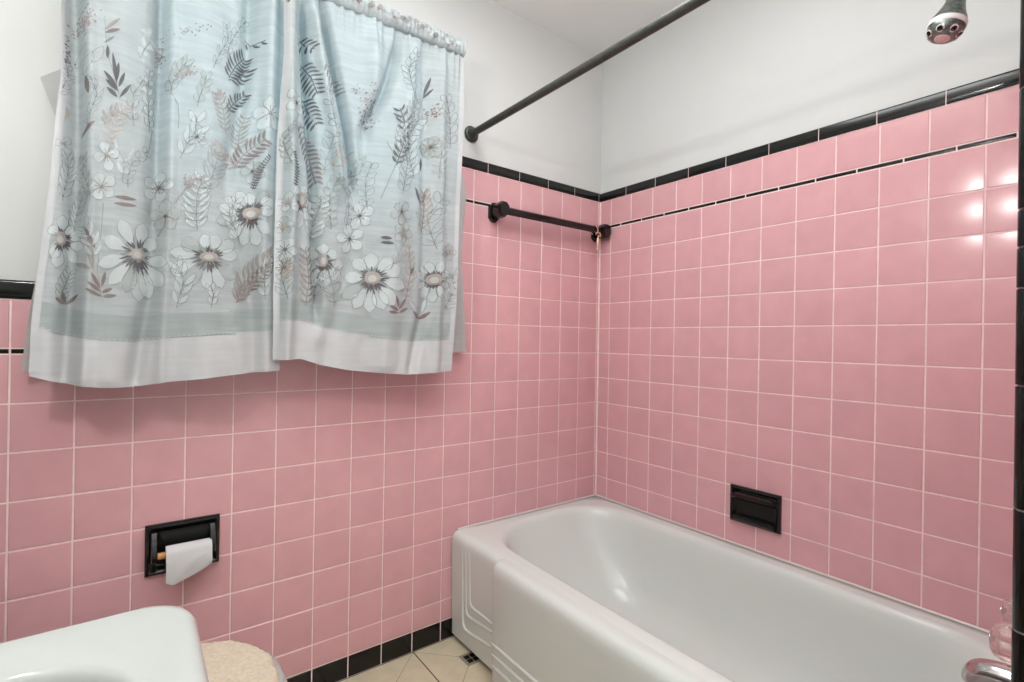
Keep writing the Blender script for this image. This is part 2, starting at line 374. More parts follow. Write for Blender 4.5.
# ------------------------------------------------------------------ tub spout and taps
sp = thing('bath_spout', 'chrome tub spout above the near end of the bathtub', 'spout', (-.37, PYW, .458))
p = MB(); path = spline([(-.37, PYW, .467), (-.37, PYW+.04, .467), (-.37, PYW+.07, .466), (-.37, PYW+.092, .460), (-.37, PYW+.101, .446), (-.37, PYW+.102, .436)], 6)
n = len(path); p.tube(path, [.026-.006*(i/n)**1.5 for i in range(n)], 24); p.build('spout_body', M['chrome'], sp)
p = MB(); p.lathe((-.37, PYW, .467), (0, 1, 0), [(.0, .036), (.004, .036), (.008, .030), (.012, .027)], 28); p.build('wall_flange', M['chrome'], sp)
def tap(x, z, label, e=0):
    t = thing('tap_handle', label, 'tap', (x, PYW, z), 'clear tap handles over the bathtub')
    q = MB(); q.lathe((x, PYW, z), (0, 1, 0), [(0, .03), (.005, .029), (.012, .016), (.022, .012)], 28); q.build('escutcheon', M['chrome'], t)
    q = MB(); q.lathe((x, PYW, z), (0, 1, 0), [(.018, .012), (.021+e, .013), (.023+e, .024), (.030+e, .029), (.044+e, .030), (.054+e, .026), (.060+e, .018), (.062+e, .006)], 64, 0, 8, .07); q.build('knob', M['crystal'], t, 0)
    q = MB(); q.lathe((x, PYW, z), (0, 1, 0), [(.05+e, .007), (.0625+e, .007), (.0635+e, .004)], 16); q.build('screw_cap', M['chrome'], t)
tap(-.47, .574, 'nearer clear fluted acrylic tap handle, just above the chrome spout', .006)
tap(-.29, .560, 'farther clear fluted acrylic tap handle, closest to the soap dish wall', .018)

# ------------------------------------------------------------------ shower head
sh = thing('showerhead', 'limescaled chrome shower head with pale ring, high over the bathtub', 'shower head', (-.37, PY0, 1.86))
ax = Vector((-.20, .22, -.95)).normalized(); fc = on_x(943.5, 35, -.37); b0 = fc - ax*.092
p = MB(); p.tube(spline([(-.37, PY0, 1.90), (-.37, PY0+.05, 1.905), b0-ax*.03+Vector((0, -.01, 0)), b0+ax*.004], 8), .0095, 14); p.build('shower_arm', M['dullchrome'], sh)
p = MB(); p.lathe((-.37, PY0, 1.90), (0, 1, 0), [(0, .028), (.006, .026), (.010, .013)], 24); p.build('wall_flange', M['dullchrome'], sh)
p = MB(); p.lathe(b0, ax, [(-.004, .011), (.004, .017), (.014, .019), (.022, .016), (.03, .0175), (.045, .022), (.062, .0295), (.068, .0305)], 32); p.build('bell', M['dullchrome'], sh)
p = MB(); p.lathe(b0, ax, [(.067, .0303), (.068, .0318), (.076, .0322), (.078, .031)], 32, caps=(False, False)); p.build('pale_ring', M['white'], sh)
p = MB(); p.lathe(b0, ax, [(.076, .031), (.088, .0295), (.096, .024), (.099, .017), (.0995, .004)], 32); p.build('spray_face', M['dullchrome'], sh)
x_ = ax.cross(Vector((0, 0, 1))).normalized(); y_ = ax.cross(x_)
for k in range(7):
    a = 2*PI*k/7+.3; c = b0+ax*.091+(x_*math.cos(a)+y_*math.sin(a))*.0235
    nrm = (ax+(x_*math.cos(a)+y_*math.sin(a))*.9).normalized()
    q = MB(); q.lathe(c, nrm, [(-.002, .0072), (.003, .0072), (.0035, .0056)], 14, 0); q.lathe(c, nrm, [(.003, .0055), (.0038, .005)], 14, 1)
    q.build('nozzle', [M['white'], M['ceramic']], sh)
p = MB(); p.lathe(b0, ax, [(.096, .0135), (.101, .0128), (.104, .008), (.1045, .002)], 24); p.build('centre_button', M['pinkplastic'], sh)

# ------------------------------------------------------------------ shower curtain rod
rr = thing('shower_rod', 'bare dark metal shower curtain rod running overhead along the tub', 'rod', (-.685, 0, 1.828))
p = MB(); p.tube([(-.685, -.004, 1.828), (-.685, -.5, 1.826), (-.685, -1.0, 1.826), (-.685, PY0-.004, 1.828)], .0125, 20); p.build('pole', M['rod'], rr)
for y, s_ in ((.0055, -1), (PY0-.0055, 1)):
    q = MB(); q.lathe((-.685, y, 1.828), (0, s_, 0), [(0, .029), (.003, .030), (.008, .027), (.010, .021), (.018, .019), (.022, .0165), (.03, .015)], 28); q.build('flange', M['rod'], rr)
    for k in (0, 1):
        q = MB(); q.lathe((-.685+(-1, 1)[k]*.019, y+s_*.008, 1.828+(-1, 1)[k]*.008), (0, s_, 0), [(0, .0035), (.003, .003)], 8); q.build('flange_screw', M['dullchrome'], rr)

# ------------------------------------------------------------------ towel bar
tb = thing('towel_bar', 'black towel bar with blocky posts on the pink tile by the corner', 'towel bar', (-.31, 0, 1.56))
ZBAR = 1.557; YBAR = -.055
p = MB(); p.tube([(-.585, YBAR, ZBAR), (-.03, YBAR, ZBAR)], .0148, 6, sm=False, rot=PI/6); p.build('bar', M['barblack'], tb)
def hexplate(mb, cx, cz, w, h, y0, y1, c=.35):
    def ring(s_, y): 
        a, bb = w/2*s_, h/2*s_; k = c*w*s_
        return [Vector((cx+u, y, cz+v)) for u, v in ((-a, -bb+k), (-a+k, -bb), (a-k, -bb), (a, -bb+k), (a, bb-k), (a-k, bb), (-a+k, bb), (-a, bb-k))]
    d = (y1-y0)
    mb.loft([ring(1, y0), ring(1, y0+d*.7), ring(.86, y1)], True, True, True, 0, False)
for cx in (-.585, -.034):
    q = MB(); hexplate(q, cx, ZBAR-.002, .046, .074, 0, -.013)
    q.build('wall_plate', M['barblack'], tb)
    q = MB(); hexplate(q, cx, ZBAR, .03, .046, -.010, -.045, .3); q.build('post', M['barblack'], tb)
    q = MB(); hexplate(q, cx, ZBAR, .044, .058, -.038, -.078, .33); q.build('post_head', M['barblack'], tb)
# hook and clip hanging from the bar
hk = thing('hook_clip', 'small tarnished metal hook and clip hanging from the towel bar end', 'hook', (-.07, YBAR, 1.575))
hx = -.092
p = MB(); p.tube([Vector((hx+.003*math.sin(a*2), YBAR+.0185*math.sin(a), ZBAR-.003+.0205*math.cos(a))) for a in [2*PI*k/24-2.9 for k in range(22)]], .0024, 8); p.build('ring', M['brass'], hk)
p = MB(); p.tube(spline([(hx-.012, YBAR-.018, ZBAR-.022), (hx-.004, YBAR-.02, ZBAR-.017), (hx+.012, YBAR-.02, ZBAR-.020), (hx+.014, YBAR-.02, ZBAR-.032), (hx+.004, YBAR-.02, ZBAR-.03), (hx, YBAR-.02, ZBAR-.045)], 6), .003, 8); p.build('swivel_wire', M['brass'], hk)
p = MB(); p.tube([(hx, YBAR-.02, ZBAR-.040), (hx, YBAR-.02, ZBAR-.046), (hx-.001, YBAR-.02, ZBAR-.078), (hx-.001, YBAR-.02, ZBAR-.084)], [.004, .0062, .0062, .004], 12)
p.tube([(hx-.001, YBAR-.02, ZBAR-.082), (hx-.002, YBAR-.02, ZBAR-.093)], [.003, .006], 10); p.build('clip', M['brass'], hk)

# ------------------------------------------------------------------ recessed toilet paper holder
hx0, hx1, hz0, hz1 = -1.634, -1.471, .4635, .592
tp = thing('toilet_paper_holder', 'black ceramic recessed toilet paper holder set in the pink tile', 'paper holder', (-1.552, 0, .528))
def frame_ring(ins, y): return [Vector((hx0+ins, y, hz0+ins)), Vector((hx1-ins, y, hz0+ins)), Vector((hx1-ins, y, hz1-ins)), Vector((hx0+ins, y, hz1-ins))]
p = MB(); p.loft([frame_ring(0, .0), frame_ring(0, -.007), frame_ring(.003, -.0115), frame_ring(.008, -.0125), frame_ring(.014, -.008), frame_ring(.018, -.0045)], True)
p.build('frame', M['ceramic'], tp, 30)
p = MB(); p.loft([frame_ring(.018, -.0045), frame_ring(.021, -.002), frame_ring(.024, -.0008)], True, False, True); p.build('recess', M['ceramic'], tp, 30)
for x, s_ in ((hx0+.0185, 1), (hx1-.0185, -1)):
    q = MB()
    pr = [(.5895-.012, .004), (.575, .020), (.555, .032), (.535, .040), (.520, .044), (.507, .040), (.500, .028), (.497, .006)]
    rings = [[Vector((x+dx, -.003, pr[0][0]))]+[Vector((x+dx, -w, z)) for z, w in pr]+[Vector((x+dx, -.003, pr[-1][0]))] for dx in (-.0065, -.005, .005, .0065)]
    for r in (rings[0], rings[-1]):
        for v in r: v.y = v.y*.93
    q.loft(rings, True, True, True); q.build('bracket', M['ceramic'], tp, 40)
roll = thing('toilet_roll', 'nearly used up white toilet roll on a wooden spindle in the black holder', 'toilet roll', (-1.55, -.03, .525))
zr = .519; yr = -.032
p = MB(); p.tube([(hx0+.026, yr, zr), (hx1-.026, yr, zr)], .0085, 16); p.build('spindle', M['wood'], roll)
p = MB(); X0, X1 = -1.5915, -1.4925
def paper(th, x, bot):
    pass
rings = []
for i in range(15):
    x = X0+(X1-X0)*i/14; s_ = i/14
    zb = .4475+.0345*((s_-.15)/.85)**1.25 if s_ >= .15 else .4565-.06*s_
    R_ = []
    for k in range(14):                      # once round the roll then hanging down in front
        a = -PI*.15+PI*1.15*k/13; R_.append(Vector((x, yr-.0215*-math.cos(a)*1.0 if False else yr+.0215*math.cos(a), zr+.0215*math.sin(a))))
    z_ = zr
    for k in range(1, 9):
        zz = zr+(zb-zr)*k/8
        R_.append(Vector((x, yr-.0215-.004*math.sin(k/8*PI)-.0012*math.sin(s_*9+k*.9), zz)))
    rings.append(R_)
p.loft(rings, False); sheet = p.build('paper_sheet', M['paper'], roll, 0)
p = MB(); p.lathe((X0+.001, yr, zr), (1, 0, 0), [(0, .0212), (X1-X0-.002, .0212)], 32, caps=(False, False)); p.lathe((X0+.001, yr, zr), (1, 0, 0), [(0, .0175), (X1-X0-.002, .0175)], 32, caps=(False, False))
p.lathe((X0+.001, yr, zr), (1, 0, 0), [(0, .0212), (0, .0175)], 32, caps=(False, False)); p.build('paper_core', M['paper'], roll)

# ------------------------------------------------------------------ recessed soap dish with grab bar
sd = thing('soap_dish', 'black ceramic soap dish with a grab bar on the wall over the tub', 'soap dish', (0, -.722, .53))
ya_, yb_, za_, zb_ = -.8065, -.638, .4685, .5905
def fr2(ins, w): return [Vector((-w, ya_+ins, za_+ins)), Vector((-w, yb_-ins, za_+ins)), Vector((-w, yb_-ins, zb_-ins)), Vector((-w, ya_+ins, zb_-ins))]
p = MB(); p.loft([fr2(0, 0), fr2(0, .009), fr2(.003, .012), (fr2(.008, .012)), fr2(.014, .007), fr2(.017, .003)], True); p.build('frame', M['ceramic'], sd, 30)
p = MB(); p.loft([fr2(.017, .003), fr2(.019, .0012), fr2(.024, .0006)], True, False, True); p.build('recess', M['ceramic'], sd)
p = MB(); p.tube(spline([(-.004, ya_+.012, .556), (-.018, ya_+.016, .560), (-.026, ya_+.034, .562), (-.027, -.72, .562), (-.026, yb_-.034, .562), (-.018, yb_-.016, .560), (-.004, yb_-.012, .556)], 6), .0115, 6, sm=False, rot=PI/6); 
p.build('grab_bar', M['ceramic'], sd)
p = MB()
rings = []
for w, z in ((.001, .492), (.008, .487), (.015, .486), (.019, .4905), (.021, .491), (.022, .487), (.021, .478), (.015, .4715), (.001, .4715)):
    rings.append([Vector((-w, ya_+.014+(yb_-ya_-.028)*k/16, z+(.003*abs(math.sin(k*PI/4)) if .017 < w and z > .48 else 0))) for k in range(17)])
p.loft(rings, False)
for k in (0, 16): p.add([r[k] for r in rings], [list(range(len(rings)))])
p.build('tray', M['ceramic'], sd, 50)
for k in range(5):
    p = MB(); yk = ya_+.035+k*.024; p.tube([(-.003, yk, .493), (-.010, yk, .489), (-.019, yk, .493), (-.0225, yk, .489)], .003, 8); p.build('tray_ridge', M['ceramic'], sd)

# ------------------------------------------------------------------ sink
sk = thing('bathroom_sink', 'white porcelain sink with rounded corners, standing left of the toilet', 'sink', (-1.87, -1.2, 0))
SX0, SX1, SY0, SY1, SZ = XL+.004, -1.607, -1.47, -.924, .80
p = MB()
def so(ins, z): return rrect(SX0, SX1-ins, SY0+ins, SY1-ins, (.01, .048-ins*.5, .048-ins*.5, .01), z)
def si(ins, z): return rrect(-2.0+ins*1.2, -1.652-ins, -1.39+ins, -.985-ins, (.15-ins*.4, .12-ins*.4, .09-ins*.3, .15-ins*.4), z)
rings = [so(.12, .60), so(.05, .64), so(.016, .70), so(.006, .735), so(.001, .765), so(0, .785), so(.0015, .793), so(.006, .7985), so(.012, .80)]
o_, i_ = so(.012, .80), si(0, .795)
for t in (.35, .7): rings.append([Vector((a.x+(c.x-a.x)*t, a.y+(c.y-a.y)*t, .80-.004*t)) for a, c in zip(o_, i_)])
rings += [si(0, .7945), si(.003, .793), si(.006, .789), si(.008, .782), si(.011, .765), si(.016, .735), si(.028, .70), si(.06, .678), si(.09, .672), si(.12, .664)]
p.loft(rings, True, True, True); p.build('basin', M['sink'], sk, 0)
p = MB(); p.lathe((-1.93, -1.2, 0), (0, 0, 1), [(0, .11), (.03, .105), (.10, .08), (.45, .075), (.60, .10), (.63, .12)], 32); p.build('pedestal', M['sink'], sk)
p = MB(); p.lathe((-1.83, -1.2, .6635), (0, 0, 1), [(0, .022), (.003, .022), (.003, .014)], 20); p.build('drain', M['chrome'], sk)
p = MB(); p.tube(spline([(-2.07, -1.2, .795), (-2.07, -1.2, .84), (-2.03, -1.2, .87), (-1.96, -1.2, .855), (-1.95, -1.2, .84)], 6), .012, 14); p.build('faucet', M['chrome'], sk)
for y in (-1.3, -1.1):
    q = MB(); q.lathe((-2.075, y, .796), (0, 0, 1), [(0, .024), (.01, .022), (.02, .012), (.03, .02), (.05, .022), (.055, .012)], 24); q.build('faucet_knob', M['chrome'], sk)

# ------------------------------------------------------------------ toilet with a pile lid cover
tl = thing('toilet', 'white toilet tucked between the sink and the pink tiled wall', 'toilet', (-1.75, -.45, 0))
TX, TY = -1.63, -.462
def oval(cx, cy, a_front, a_back, bb, z, n=48, e=2.25):
    R_ = []
    z = z*.955
    for k in range(n):
        t = 2*PI*k/n; c, s_ = math.cos(t), math.sin(t); a = a_front if c > 0 else a_back
        R_.append(Vector((cx+a*math.copysign(abs(c)**(2/e), c), cy+bb*math.copysign(abs(s_)**(2/e), s_), z)))
    return R_
p = MB(); p.loft([oval(TX-.06, TY, .14, .16, .11, 0), oval(TX-.06, TY, .13, .15, .10, .06), oval(TX-.05, TY, .13, .15, .10, .16), oval(TX-.02, TY, .18, .19, .15, .28), oval(TX, TY, .213, .22, .178, .355), oval(TX, TY, .219, .23, .182, .375), oval(TX, TY, .21, .22, .175, .382)], True, True, True)
p.build('bowl', M['sink'], tl, 0)
p = MB(); p.loft([oval(TX, TY, .220, .22, .184, .383), oval(TX, TY, .225, .225, .188, .388), oval(TX, TY, .225, .225, .188, .397), oval(TX, TY, .220, .22, .184, .402)], True, True, True); p.build('seat', M['sink'], tl, 0)
p = MB(); p.loft([oval(TX, TY, .214, .22, .180, .403), oval(TX, TY, .218, .224, .184, .408), oval(TX, TY, .216, .222, .182, .418), oval(TX, TY, .20, .21, .17, .422)], True, True, True); p.build('lid', M['sink'], tl, 0)
p = MB(); 
def tk(i, z): return rrect(XL+.012+i, -1.925-i, TY-.24+i, TY+.24-i, .03, z)
p.loft([tk(.02, .36), tk(.008, .42), tk(0, .60), tk(0, .70)], True, True, True); p.build('tank', M['sink'], tl)
p = MB(); p.loft([tk(-.004, .701), tk(-.008, .708), tk(-.008, .728), tk(0, .735)], True, True, True); p.build('tank_lid', M['sink'], tl)
cov = MB(); NR, NA = 46, 190
rings = []
for i in range(NR+1):
    t = i/NR
    if t < .72: s_ = t/.72; z = .436-.004*s_**4
    else: q_ = (t-.72)/.28*PI*.62; s_ = 1+.05*math.sin(q_); z = .432-.022*(1-math.cos(q_))
    s_ = max(s_, .004); ring = oval(TX-.004, TY-.0, .202*s_, .19*s_, .172*s_, z, NA, 2.25)
    for v in ring:
        w = noise.noise(v*200)*.0016+noise.noise(v*40)*.0016+noise.noise(v*450)*.0016
        v.z += w+random.uniform(-.0008, .0008); d_ = Vector((v.x-TX, v.y-TY, 0)); 
        if t > .7: v += d_.normalized()*w
    rings.append(ring)
cov.loft(rings, True, True, False)
tlc = cov.build('toilet_lid_cover', M['pile'], None, 0); tag(tlc, 'beige fluffy pile cover stretched over the closed toilet lid', 'lid cover')

# ------------------------------------------------------------------ vanity light over the sink (out of frame, lights the room)
bulb = bpy.data.materials.new('lit_bulb'); bulb.use_nodes = True
bb_ = bulb.node_tree.nodes['Principled BSDF']; bb_.inputs['Emission Color'].default_value = (1, .975, .94, 1); bb_.inputs['Emission Strength'].default_value = 300
vl = thing('vanity_light', 'chrome wall light with one round bulb on the wall above the sink', 'wall light', (XL, -1.02, 1.84))
p = MB(); p.box((XL+.002, -1.10, 1.77), (XL+.03, -.94, 1.91)); p.build('back_plate', M['chrome'], vl)
for y in (-1.02,):
    q = MB(); q.lathe((XL+.03, y, 1.84), (1, 0, 0), [(0, .022), (.07, .02)], 16); q.build('socket', M['white'], vl)
    q = MB(); q.lathe((XL+.095, y, 1.84), (1, 0, 0), [(.04-.04*math.cos(a), max(.001, .04*math.sin(a))) for a in [PI*k/14 for k in range(15)]], 24); q.build('bulb', bulb, vl, 0)

# ------------------------------------------------------------------ curtains
YC = -.115
def interp(tbl, x):
    if x <= tbl[0][0]: return tbl[0][1]
    for (a, va), (c, vc) in zip(tbl, tbl[1:]):
        if x <= c: return va+(vc-va)*(x-a)/(c-a)
    return tbl[-1][1]
ZTOP = 2.055
class Fold:      # a valley (amp>0, towards the wall) or ridge following a path given on the curtain plane
    def __init__(s, pts, amp, w, a2=None):
        P = sorted([(on_y(x, y, YC).z, on_y(x, y, YC).x) for x, y in pts]); s.t = P
        s.amp = amp*1.75; s.w = w*.82; s.z0 = P[0][0]; s.z1 = P[-1][0]; s.a2 = 1.75*(amp if a2 is None else a2)
    def d(s, x, z):
        xc = interp(s.t, z); e = 1
        if z < s.z0: e = max(0, 1-(s.z0-z)/.08)
        if z > s.z1: e = max(0, 1-(z-s.z1)/.08)
        a = s.a2+(s.amp-s.a2)*max(0, min(1, (z-.98)/1.0))
        return a*e*math.exp(-((x-xc)/s.w)**2)
FL = [Fold([(72, -20), (75, 60), (76, 120), (74, 200), (68, 300), (62, 378)], .030, .020, .018), Fold([(162, -20), (160, 60), (157, 130), (154, 200), (148, 300), (134, 380)], .026, .020, .014),
      Fold([(251, -30), (249, 50), (240, 110), (226, 180)], .022, .02, 0), Fold([(240, 250), (252, 300), (256, 378)], .012, .03, .012), Fold([(118, -30), (116, 200), (106, 380)], -.012, .05), Fold([(205, -30), (205, 200), (200, 380)], -.014, .06),
      Fold([(272, -30), (268, 100), (262, 200), (264, 370)], -.02, .022, -.01), Fold([(88, -30), (92, 200), (84, 380)], -.010, .016), Fold([(172, -30), (170, 200), (160, 380)], -.008, .016)]
FR = [Fold([(318, -10), (328, 40), (338, 90), (346, 130), (352, 175)], .030, .014, .02), Fold([(398, 45), (390, 75), (378, 105), (366, 125)], .022, .020, .02), Fold([(308, -20), (314, 30), (322, 80), (330, 130), (338, 180)], -.016, .016),
      Fold([(299, -10), (303, 60), (308, 120), (312, 180), (314, 260), (316, 300)], .026, .014, .02), Fold([(288, -10), (287, 100), (290, 200), (286, 300), (284, 365)], -.028, .022, -.016),
      Fold([(362, 150), (352, 250), (340, 300), (322, 366)], .008, .03), Fold([(425, 50), (424, 200), (424, 300), (410, 366)], .010, .022), Fold([(440, 60), (438, 250), (434, 366)], -.008, .02), Fold([(395, 100), (392, 250), (380, 366)], -.012, .05),
      Fold([(370, 20), (372, 60), (372, 90)], -.016, .03, 0), Fold([(412, 50), (410, 90), (404, 130)], -.01, .018, 0)]
def depth(folds, x, z):
    d = YC + sum(f.d(x, z) for f in folds)*min(1, max(0, (ZTOP-.02-z)/.09))
    d += .0035*noise.noise(Vector((x*14, 3, z*5))) + .0022*noise.noise(Vector((x*34, 8, z*22)))
    k = max(0, 1-(ZTOP-.02-z)/.14)          # gathers under the rod pocket
    d += k*.0045*math.sin(x*210+3*noise.noise(Vector((x*30, 0, 0))))
    hem = max(0, (1.10-z)/.12)
    d -= .006*hem*math.sin(x*24)
    return d if d < -.055 else -.055+.022*math.tanh((d+.055)/.022)
def zb_left(x): return interp([(-1.87, 1.000), (-1.84, .985), (-1.79, .9665), (-1.72, .955), (-1.66, .952), (-1.60, .962), (-1.50, .972), (-1.42, .978), (-1.34, .984)], x)
def zb_right(x): return interp([(-1.36, 1.012), (-1.30, 1.015), (-1.25, .998), (-1.17, .981), (-1.08, .971), (-.98, .963), (-.9, .966), (-.79, .972)], x)
XLL = sorted([(on_y(x, y, YC).z, on_y(x, y, YC).x) for x, y in ((61, -40), (61, 0), (61, 75), (56, 118), (52, 165), (46, 215), (38, 270), (32, 320), (29, 378))])
XRR = sorted([(on_y(x, y, YC).z, on_y(x, y, YC).x) for x, y in ((462, 50), (461, 120), (458, 200), (454, 300), (450, 368))])
XLR = sorted([(on_y(x, y, YC).z, on_y(x, y, YC).x) for x, y in ((298, -40), (296, 0), (292, 60), (286, 140), (283, 220), (281, 300), (280, 369))])
XRL = sorted([(on_y(x, y, YC).z, on_y(x, y, YC).x) for x, y in ((280, -40), (281, 0), (281, 60), (276, 140), (274, 220), (272, 300), (272, 362))])
def panel(name, label, folds, xl, xr, zb, yoff):
    t = thing(name, label, 'curtain', ((interp(xl, 1.5)+interp(xr, 1.5))/2, YC, 2.02), 'floral cafe curtains over the window')
    NX, NZ = 230, 190
    surf = lambda x, z, off=0: Vector((x, depth(folds, x, z)+yoff-off, z))
    mb = MB(); rings = []
    for j in range(NZ+1):
        v = j/NZ; R_ = []
        for i in range(NX+1):
            u = i/NX; z = ZTOP-v*(ZTOP-1.0); x = interp(xl, z)+(interp(xr, z)-interp(xl, z))*u
            zbot = zb(x); z = ZTOP-v*(ZTOP-zbot)
            x = interp(xl, z)+(interp(xr, z)-interp(xl, z))*u
            R_.append(surf(x, z))
        rings.append(R_)
    mb.loft(rings, False)
    for k in range(len(mb.f)):
        z = mb.v[mb.f[k][0]][2]; x = mb.v[mb.f[k][0]][0]; h = z-zb(x)
        mb.m[k] = 1 if h < .108 else (2 if h < .165 else 0)
        if name.startswith('right') : pass
    me = mb.build('printed_cloth', [M['cloth'], M['hem'], M['band']], t, 0)
    return t, surf, mb
# print drawing: shapes laid on the cloth surface
class Print:
    def __init__(s, surf, lo, hi): s.s = surf; s.mb = MB(); s.lo = lo; s.hi = hi
    def pt(s, px, py, off):
        q = on_y(px, py, YC); 
        z = max(1.085, min(q.z, 2.05)); x = max(interp(s.lo, z)+.003, min(q.x, interp(s.hi, z)-.003))
        return s.s(x, z, off)
    def poly(s, C, Wd, mi, off=.0016):
        """strip along centre line C (px) with half widths Wd (px)"""
        rings = []
        for i, (x, y) in enumerate(C):
            a = C[max(i-1, 0)]; c = C[min(i+1, len(C)-1)]; dx, dy = c[0]-a[0], c[1]-a[1]; L = math.hypot(dx, dy) or 1
            nx, ny = -dy/L, dx/L; w = Wd[i]
            rings.append([s.pt(x+nx*w*k, y+ny*w*k, off) for k in ((-1, -.5, 0, .5, 1) if w > 3 else (-1, 0, 1))])
        m = max(len(r) for r in rings); rings = [r if len(r) == m else [r[0], r[0].lerp(r[1], .5), r[1], r[1].lerp(r[2], .5), r[2]] for r in rings]
        s.mb.loft(rings, False, mi=mi)
    def line(s, P, mi, w=.30, off=.0026): s.poly(P, [w]*len(P), mi, off)
    def leaf(s, x0, y0, x1, y1, w, mi, fill=True, outline=None, shape=.5, off=.0016, curve=0):
        n = 7; C = []; W = []
        dx, dy = x1-x0, y1-y0
        for i in range(n+1):
            t = i/n; C.append((x0+dx*t-dy*curve*math.sin(PI*t), y0+dy*t+dx*curve*math.sin(PI*t)))
            W.append(w*(math.sin(PI*min(1, t**(math.log(.5)/math.log(shape)))) if t < 1 else 0)**.75 if 0 < t < 1 else .05)
        if fill: s.poly(C, W, mi, off)
        if outline is not None:
            for sg in (-1, 1):
                P = []
                for i in range(n+1):
                    a = C[max(i-1, 0)]; c = C[min(i+1, n)]; ex, ey = c[0]-a[0], c[1]-a[1]; L = math.hypot(ex, ey) or 1
                    P.append((C[i][0]-ey/L*W[i]*sg, C[i][1]+ex/L*W[i]*sg))
                s.line(P, outline)
    def daisy(s, cx, cy, tips, pw, rx, ry, seed=0):
        rnd = random.Random(seed)
        for x, y in tips:
            L = math.hypot(x-cx, y-cy); s.leaf(cx+(x-cx)*.16, cy+(y-cy)*.16, x, y, pw*rnd.uniform(1.0, 1.25), WHITE if rnd.random() < .85 else PALE, True, LINE, .66, .0018+rnd.random()*.0006)
        for x, y in tips:
            for k in (-.12, 0, .12):
                ex, ey = x-cx, y-cy; f = rnd.uniform(.36, .50)
                s.leaf(cx+ex*.15, cy+ey*.15, cx+ex*f-ey*k, cy+ey*f+ex*k, 1.05, DARK if k == 0 or rnd.random() < .45 else LINE, off=.0030)
        C = [(cx-rx+2*rx*i/8, cy) for i in range(9)]; W = [max(.1, ry*math.sqrt(max(0, 1-((x-cx)/rx)**2))) for x, _ in C]
        s.poly(C, W, CENT, .0036)
        C = [(cx-rx*.5+rx*i/6, cy+ry*.1) for i in range(7)]; s.poly(C, [max(.1, ry*.55*math.sqrt(max(0, 1-((x-cx)/(rx*.5+.01))**2))) for x, _ in C], WHITE, .0040)
        s.poly([(cx-rx*.8, cy+ry*.5), (cx-rx*.2, cy+ry*.85), (cx+rx*.5, cy+ry*.75), (cx+rx*.85, cy+ry*.3)], [.2, .8, .9, .2], RUST, .0042)
    def small(s, cx, cy, r, n=5, mi=None, seed=0, cm=None):
        rnd = random.Random(seed); a0 = rnd.random()*6
        for k in range(n):
            a = a0+2*PI*k/n; rr_ = r*rnd.uniform(.85, 1.1); s.leaf(cx, cy, cx+rr_*math.cos(a), cy+rr_*math.sin(a), r*.36, WHITE if mi is None else mi, True, LINE, .64, .0018)
        for k in range(n):
            a = a0+2*PI*k/n; s.line([(cx, cy), (cx+r*.45*math.cos(a), cy+r*.45*math.sin(a))], TAN, .5, .0032)
        s.poly([(cx-1.8, cy), (cx, cy), (cx+1.8, cy)], [.6, 1.9, .6], DARK if cm is None else cm, .0038)
    def fern(s, P, n, ln, mi, w=.9, ang=.9, sides=(-1, 1), taper=.5, lead=None, outline=None, fill=True):
        """stem polyline P (px), pinnae along it"""
        s.line(P, mi if lead is None else lead, .45, .0028)
        L = [0]
        for a, c in zip(P, P[1:]): L.append(L[-1]+math.hypot(c[0]-a[0], c[1]-a[1]))
        for k in range(n):
            d = L[-1]*(k+.5)/n; i = max(j for j in range(len(L)-1) if L[j] <= d); t = (d-L[i])/(L[i+1]-L[i])
            x = P[i][0]+(P[i+1][0]-P[i][0])*t; y = P[i][1]+(P[i+1][1]-P[i][1])*t
            th = math.atan2(P[i+1][1]-P[i][1], P[i+1][0]-P[i][0]); l = ln*(1-taper*abs(k/n-.35)*1.3)
            for sg in sides:
                a = th+sg*ang; s.leaf(x, y, x+l*math.cos(a), y+l*math.sin(a), w, mi, fill, outline, .5, .0022, curve=.08*sg)
    def dots(s, cx, cy, rx, ry, n, mis, seed, r=1.1):
        rnd = random.Random(seed)
        for k in range(n):
            x = cx+rnd.gauss(0, rx*.5); y = cy+rnd.gauss(0, ry*.5); q = r*rnd.uniform(.5, 1.2)
            s.poly([(x-q, y), (x, y), (x+q, y)], [.15, q, .15], rnd.choice(mis), .0030)
WHITE, PALE, LINE, DARK, BROWN, TAN, CENT, RUST, PINK = range(9)
PM = [M[k] for k in ('p_white', 'p_pale', 'p_line', 'p_dark', 'p_brown', 'p_tan', 'p_cent', 'p_rust', 'p_pink')]

tL, sL, mL = panel('window_curtain', 'left floral window curtain, blue grey cloth with white daisies, the wider one', FL, XLL, XLR, zb_left, 0)
P = Print(sL, XLL, XLR)
P.daisy(138, 254.6, [(119.5, 221), (144, 223), (156.5, 238), (167, 264), (163, 287), (150, 299), (139, 302), (126, 293), (109, 285), (98, 266), (104, 240)], 6.4, 8, 6, 1)
P.daisy(207.6, 258, [(180.5, 240), (202, 235.7), (217, 236), (235, 242), (239, 254), (236, 279), (221.6, 289), (205, 290), (186, 287), (170, 270.6), (169, 252)], 5.8, 10, 4.6, 2)
P.daisy(250.3, 214, [(224, 198), (237, 191.5), (249, 192.6), (266, 192.6), (273, 200), (273, 212), (268, 235.7), (256.5, 247), (243, 246), (229, 239), (214.4, 223), (216.5, 209)], 5.4, 9, 6, 3)
P.daisy(60, 238, [(63, 214), (74, 224), (82, 232), (84, 248), (76, 262), (56, 268), (52, 258), (50, 226)], 5, 5.5, 7, 4)
P.small(157.7, 186, 15, 5, None, 5); P.small(165, 217, 17, 5, PALE, 6); P.small(102, 188.5, 16, 5, None, 7, TAN); P.small(107, 158, 15, 4, None, 8, RUST); P.small(160, 186, 8, 4, PALE, 9)
